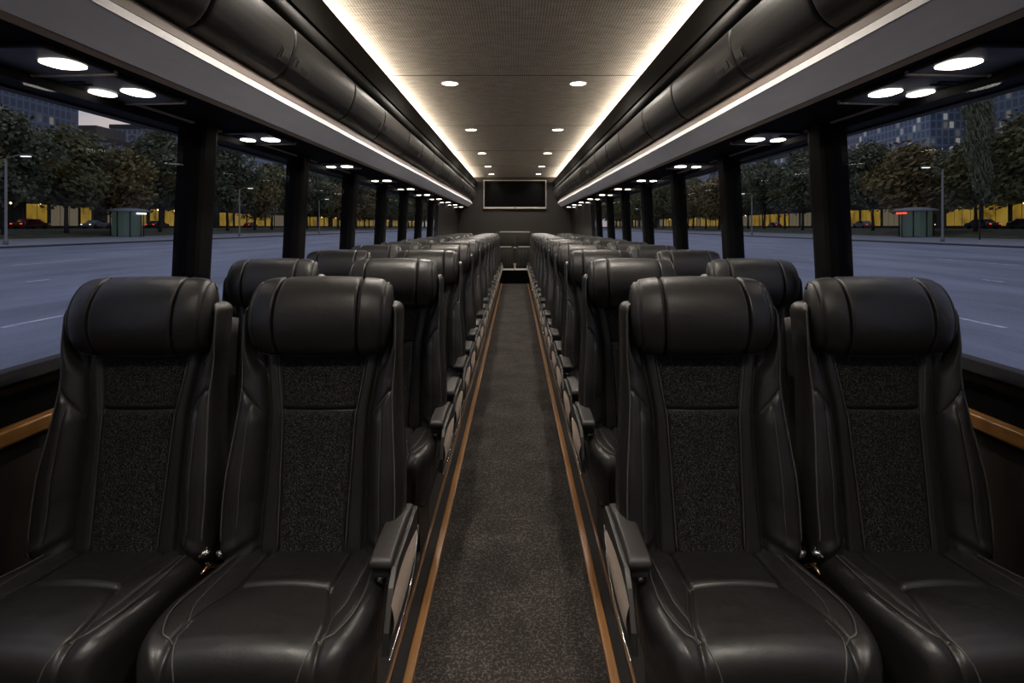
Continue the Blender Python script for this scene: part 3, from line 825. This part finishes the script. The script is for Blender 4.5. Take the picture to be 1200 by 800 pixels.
def make_tree(seed, hgt, mleaf):
    rnd = random.Random(seed); root = empty('street_tree')
    b = MB(); b.tube([(0, 0, -.4), (.05, .02, 1.5), (-.04, .05, 3.5), (.06, -.03, hgt * .55), (0, 0, hgt * .8)], [.32, .26, .22, .16, .06], 9)
    for k in range(6):
        a = k * 1.05 + rnd.random(); z = 3.6 + k * .9; L = 2.6
        b.tube([(0, 0, z), (math.cos(a) * L * .5, math.sin(a) * L * .5, z + 1.0), (math.cos(a) * L, math.sin(a) * L, z + 2.3)], [.11, .08, .03], 6)
    b.build('trunk', M['bark'], root)
    b = MB(); blobs = []
    for k in range(20):
        t = k / 19; a = rnd.random() * 2 * PI; rr = (2.9 * math.sin(PI * (.18 + .78 * t))) * (.35 + .65 * rnd.random())
        blobs.append((math.cos(a) * rr * 1.5, math.sin(a) * rr * 1.5, hgt * (.36 + .56 * t), 2.1 + 1.5 * rnd.random()))
    vs, fs = [], []
    for (bx, by, bz, br) in blobs:
        for j in range(300):
            d = Vector((rnd.gauss(0, 1), rnd.gauss(0, 1), rnd.gauss(0, .75))).normalized() * br * rnd.random() ** .45
            c = Vector((bx, by, bz)) + d
            n = Vector((rnd.gauss(0, 1), rnd.gauss(0, 1), rnd.gauss(.6, 1))).normalized(); t1 = n.orthogonal().normalized(); t2 = n.cross(t1)
            s1, s2 = .26 + .3 * rnd.random(), .15 + .17 * rnd.random(); i0 = len(vs)
            vs += [c - t1 * s1, c + t2 * s2, c + t1 * s1, c - t2 * s2]; fs.append((i0, i0 + 1, i0 + 2, i0 + 3))
    b.add(vs, fs, True); b.build('crown', mleaf, root)
    return root
tp = [make_tree(1, 16.0, M['leaf0']), make_tree(2, 18.5, M['leaf1']), make_tree(3, 13.5, M['leaf2'])]
tused = [False] * 3
rt = random.Random(5)
TL = ['olive green', 'tall dark green', 'low brownish green']
for sg, nm in ((-1, 'left'), (1, 'right')):
    k = 0; y = 44
    while y < 400:
        j = rt.choice([0, 1, 1, 2, 0])
        x = 59.5 + rt.random() * 4
        o = tp[j] if not tused[j] else copy_tree(tp[j]); tused[j] = True
        sc = ((.66 if y < 100 else .72) + .26 * rt.random()) * (1 + max(0, y - 110) / 420); o.scale = (sc * 1.15, sc * 1.15, sc); o.rotation_euler.z = rt.random() * 6.28
        o.location = (sg * x, y, RZ + 1.1 + (x - 60) * .09)
        tag(o, f'{TL[j]} street tree across the road beyond the {nm} windows, {ORD[k] if k < 20 else str(k + 1) + "th"} along the row', 'tree', 'street trees across the road')
        k += 1; y += (6.0 + 3.5 * rt.random()) * (1 + y / 300)

o = copy_tree(tp[1]); o.location = (54, 63.5, RZ + .4); o.scale = (.30, .30, 1.15); o.rotation_euler.z = 1.0
tag(o, 'tall narrow dark tree standing on the right pavement ahead of the tree row', 'tree', 'street trees across the road')
# shop fronts
def shop(sg, y0, y1, seed, lab):
    rnd = random.Random(seed); x0 = 71.0; zb = RZ + 1.62; hh = 5.2 + rnd.random() * .8
    root = empty('shop_building', (sg * x0, (y0 + y1) / 2, zb))
    off = -Vector(root.location)
    def p(b, n, m, par=root):
        o = b.build(n, m, par)
        if par is root: o.location = off
        return o
    p(MB().box(*sorted((sg * x0, sg * (x0 + 9))), y0, y1, zb - .3, zb + hh), 'wall', M['stone'])
    p(MB().box(*sorted((sg * (x0 - .6), sg * (x0 + 9.2))), y0 - .2, y1 + .2, zb + hh, zb + hh + .5), 'roof', M['mullion'])
    p(MB().box(*sorted((sg * (x0 - .9), sg * x0)), y0 + .5, y1 - .5, zb + 3.9, zb + 4.15), 'awning', M['mullion'])
    y = y0 + .8
    while y < y1 - 3:
        w = 3.4 + rnd.random() * 3.2; w = min(w, y1 - .6 - y)
        c = rnd.random(); mm = M['shopglow'] if c < .74 else (M['shopdim'] if c < .92 else M['mullion'])
        f = p(MB().box(*sorted((sg * (x0 - .10), sg * x0)), y, y + w, zb + .3, zb + 3.8), 'window', M['mullion'])
        nb = max(1, int(w / 1.5))
        g = MB()
        for q_ in range(nb):
            ya = y + .12 + (w - .12) * q_ / nb; yb_ = y + (w - .12) * (q_ + 1) / nb
            g.box(*sorted((sg * (x0 - .13), sg * (x0 - .09))), ya, yb_, zb + .45, zb + 3.65)
        g.build('pane', mm, f)
        if rnd.random() < .5:
            MB().tube([(sg * (x0 - .5), y + w / 2, zb + 3.75), (sg * (x0 - .5), y + w / 2, zb + 3.6), (sg * (x0 - .5), y + w / 2, zb + 3.45)], [.10, .16, .05], 10).build('lamp', M['shopbright'], f)
        y += w + .3 + rnd.random() * .7
    tag(root, lab, 'building', 'lit shops across the road')
for sg, nm in ((-1, 'left'), (1, 'right')):
    for k, (a, b_) in enumerate([(38, 66), (67, 92), (94, 128), (130, 172), (175, 230), (234, 310), (315, 418)]):
        shop(sg, a, b_, 31 * k + (7 if sg > 0 else 3), f'low stone shop building with yellow lit windows behind the {nm} trees, {ORD[k]} along the street')

# towers
def tower(sg, x, y, w, d, h, m, lab, crown=0):
    root = empty('tower', (sg * x, y, RZ + 1.7))
    MB().box(-w / 2, w / 2, -d / 2, d / 2, 0, h).build('shaft', m, root)
    MB().box(-w / 2 - .3, w / 2 + .3, -d / 2 - .3, d / 2 + .3, h, h + 1.2).build('parapet', M['mullion'], root)
    MB().box(-w / 4, w / 4, -d / 4, d / 4, h + 1.2, h + 5).build('plant_room', M['stone'], root)
    tag(root, lab, 'building', 'towers beyond the trees')
tw = {-1: [(112, 108, 24, 34, 90, 2), (116, 150, 20, 22, 22, 0), (112, 178, 22, 24, 30, 1), (112, 212, 24, 30, 42, 0), (115, 262, 24, 40, 34, 2), (118, 320, 26, 44, 46, 1), (105, 62, 22, 36, 60, 1), (165, 292, 30, 50, 62, 0), (170, 330, 30, 60, 70, 2)],
      1: [(112, 104, 24, 30, 80, 2), (112, 146, 22, 26, 42, 0), (116, 178, 20, 26, 38, 1), (112, 212, 24, 26, 26, 0), (115, 258, 24, 44, 44, 2), (118, 318, 26, 44, 36, 1), (105, 62, 22, 36, 60, 1), (165, 200, 30, 40, 60, 0), (170, 330, 30, 60, 70, 2)]}
TN = ['blue glass', 'slate grey', 'dark']
for sg, nm in ((-1, 'left'), (1, 'right')):
    for k, (x, y, w, d, h, j) in enumerate(tw[sg]):
        tower(sg, x, y, w, d, h, M['tower%d' % j], f'{TN[j]} tower block of {["modest", "great", "middling"][0 if h < 35 else (1 if h > 55 else 2)]} height beyond the {nm} trees, {ORD[k]} of the skyline')

# street lamps, kiosks, parked cars
def street_lamp(sg, x, y, h, lab):
    r = empty('street_lamp', (sg * x, y, RZ + .25))
    MB().tube([(0, 0, -.2), (0, 0, .5), (0, 0, .55), (0, 0, h)], [.22, .2, .12, .09], 10).build('post', M['postgrey'], r)
    MB().tube([(0, 0, h - .05), (-sg * .8, 0, h + .25), (-sg * 1.6, 0, h + .3)], [.07, .06, .05], 8).build('arm', M['postgrey'], r)
    hd = MB().box(*sorted((-sg * 1.4, -sg * 2.4)), -.2, .2, h + .22, h + .38, .05).build('lamp_head', M['postgrey'], r)
    MB().box(*sorted((-sg * 1.5, -sg * 2.3)), -.16, .16, h + .16, h + .225, .02).build('lamp_lens', M['whitelamp'], hd)
    tag(r, lab, 'street lamp', 'street lamps')
for k, y in enumerate((52, 96, 135, 190)):
    street_lamp(-1, 48.5, y, 8.2, f'street lamp with a white head on the left pavement, {ORD[k]} along the road')
for k, y in enumerate((62, 112, 158, 210)):
    street_lamp(1, 48.5, y, 8.2, f'street lamp with a white head on the right pavement, {ORD[k]} along the road')
def kiosk(sg, x, y, lab, red):
    r = empty('kiosk', (sg * x, y, RZ + .56))
    rings = []
    for rr, z in ((.2, 4.35), (1.4, 4.3), (3.0, 4.05), (3.6, 3.8), (3.5, 3.7), (.2, 3.75)):
        rings.append([(rr * math.cos(2 * PI * q_ / 20), rr * math.sin(2 * PI * q_ / 20), z) for q_ in range(20)])
    MB().loft(rings).build('roof', M['pave'], r)
    rings = [[(2.3 * math.cos(2 * PI * q_ / 16), 2.3 * math.sin(2 * PI * q_ / 16), z) for q_ in range(16)] for z in (0, 3.7)]
    MB().loft(rings, True, True).build('glazing', M['kiosk'], r)
    for q_ in range(8):
        a = 2 * PI * q_ / 8
        MB().tube([(2.5 * math.cos(a), 2.5 * math.sin(a), -.2), (2.5 * math.cos(a), 2.5 * math.sin(a), 3.75)], .1, 8).build('post', M['mullion'], r)
    MB().tube([(-sg * 2.6, -1.2, 3.45), (-sg * 2.6, 1.2, 3.45)], .13, 8).build('sign_light', M['redlamp'] if red else M['whitelamp'], r)
    r.scale = (.8, .8, .95)
    tag(r, lab, 'kiosk')
kiosk(-1, 56.5, 79.5, 'round glazed kiosk with a white light under its roof across the left road', False)
kiosk(1, 56.5, 77, 'round kiosk with a pale roof and a red light across the right road', True)

def make_car(ci):
    r = empty('parked_car'); W = .88
    prof = [(-2.15, .35), (-2.2, .62), (-2.1, .82), (-1.25, .95), (-.65, 1.38), (.75, 1.42), (1.55, 1.0), (2.1, .92), (2.2, .6), (2.15, .35)]
    rings = []
    for x, kk in ((-W, .9), (-W * .97, 1.0), (W * .97, 1.0), (W, .9)):
        rings.append([(x * (1 if z < 1.0 else .82), y * (kk if abs(kk - 1) > .01 else 1), .35 + (z - .35) * (1 if kk == 1 else .97)) for y, z in prof])
    MB().loft(rings, True, True).build('body', M['car%d' % ci], r)
    for sx in (-1, 1):
        MB().prism([(sx * W * .835, -1.05, .99), (sx * W * .835, -.6, 1.30), (sx * W * .835, .68, 1.33), (sx * W * .835, 1.3, 1.01)], (sx * .02, 0, 0)).build('side_glass', M['screen'], r)
        for y in (-1.35, 1.35):
            MB().tube([(sx * .72, y, .33), (sx * .92, y, .33)], .33, 16).build('wheel', M['tyre'], r)
        MB().box(*sorted((sx * .55, sx * .82)), -2.24, -2.16, .62, .74, .02).build('head_lamp', M['headlamp'], r)
        MB().box(*sorted((sx * .55, sx * .82)), 2.14, 2.24, .68, .80, .02).build('tail_lamp', M['redlamp'], r)
    return r
cars = [make_car(i) for i in range(4)]; cu_ = [False] * 4
CN = ['black', 'silver', 'dark red', 'navy']
for sg, nm in ((-1, 'left'), (1, 'right')):
    for k, y in enumerate((58, 69, 76, 88, 103, 118, 139)):
        i = (k * 3 + (1 if sg > 0 else 0)) % 4
        o = cars[i] if not cu_[i] else copy_tree(cars[i]); cu_[i] = True
        o.location = (sg * 67.5, y + (3 if sg > 0 else 0), RZ + 1.6); o.rotation_euler.z = 0 if k % 2 else PI
        tag(o, f'{CN[i]} car parked before the shops across the {nm} road, {ORD[k]} along the street', 'car', 'parked cars')

# ------------------------------------------------------------------ sky
w = bpy.data.worlds.new('dusk'); S.world = w; w.use_nodes = True
t = w.node_tree; bg = t.nodes['Background']
tc = t.nodes.new('ShaderNodeTexCoord'); sp = t.nodes.new('ShaderNodeSeparateXYZ'); t.links.new(tc.outputs['Generated'], sp.inputs[0])
rp = t.nodes.new('ShaderNodeValToRGB'); t.links.new(sp.outputs['Z'], rp.inputs['Fac'])
el = rp.color_ramp.elements; el[0].position = 0.0; el[0].color = (0.30, 0.27, 0.30, 1); el[1].position = 1.0; el[1].color = (0.34, 0.42, 0.66, 1)
e = el.new(0.22); e.color = (0.22, 0.27, 0.40, 1); e = el.new(0.5); e.color = (0.28, 0.36, 0.58, 1)
nz = t.nodes.new('ShaderNodeTexNoise'); nz.inputs['Scale'].default_value = 3.0; nz.inputs['Detail'].default_value = 5.0
mp = t.nodes.new('ShaderNodeMapping'); mp.inputs['Scale'].default_value = (1, 1, 5); t.links.new(tc.outputs['Generated'], mp.inputs[0]); t.links.new(mp.outputs[0], nz.inputs['Vector'])
cr = t.nodes.new('ShaderNodeValToRGB'); cr.color_ramp.elements[0].position = .45; cr.color_ramp.elements[0].color = (0, 0, 0, 1); cr.color_ramp.elements[1].position = .65; cr.color_ramp.elements[1].color = (1, 1, 1, 1)
t.links.new(nz.outputs['Fac'], cr.inputs['Fac'])
mx = t.nodes.new('ShaderNodeMixRGB'); mx.inputs[2].default_value = (0.52, 0.44, 0.42, 1); t.links.new(cr.outputs[0], mx.inputs[0]); t.links.new(rp.outputs[0], mx.inputs[1])
t.links.new(mx.outputs[0], bg.inputs['Color']); bg.inputs['Strength'].default_value = 1.25

# ------------------------------------------------------------------ camera and view
cam = bpy.data.cameras.new('camera'); co = bpy.data.objects.new('camera', cam); COL.objects.link(co)
co.location = (0.012, 0, H); co.rotation_euler = (PI / 2, 0, 0)
cam.sensor_width = 36; cam.lens = 36 * 640 / 1200; cam.shift_x = -4 / 1200; cam.shift_y = -135 / 1200; cam.clip_start = .05; cam.clip_end = 1000
S.camera = co
S.view_settings.view_transform = 'Standard'; S.view_settings.look = 'None'; S.view_settings.gamma = 1; S.view_settings.exposure = 0
S.view_settings.use_curve_mapping = False
S.cycles.use_denoising = True
S.cycles.max_bounces = 7; S.cycles.transparent_max_bounces = 12
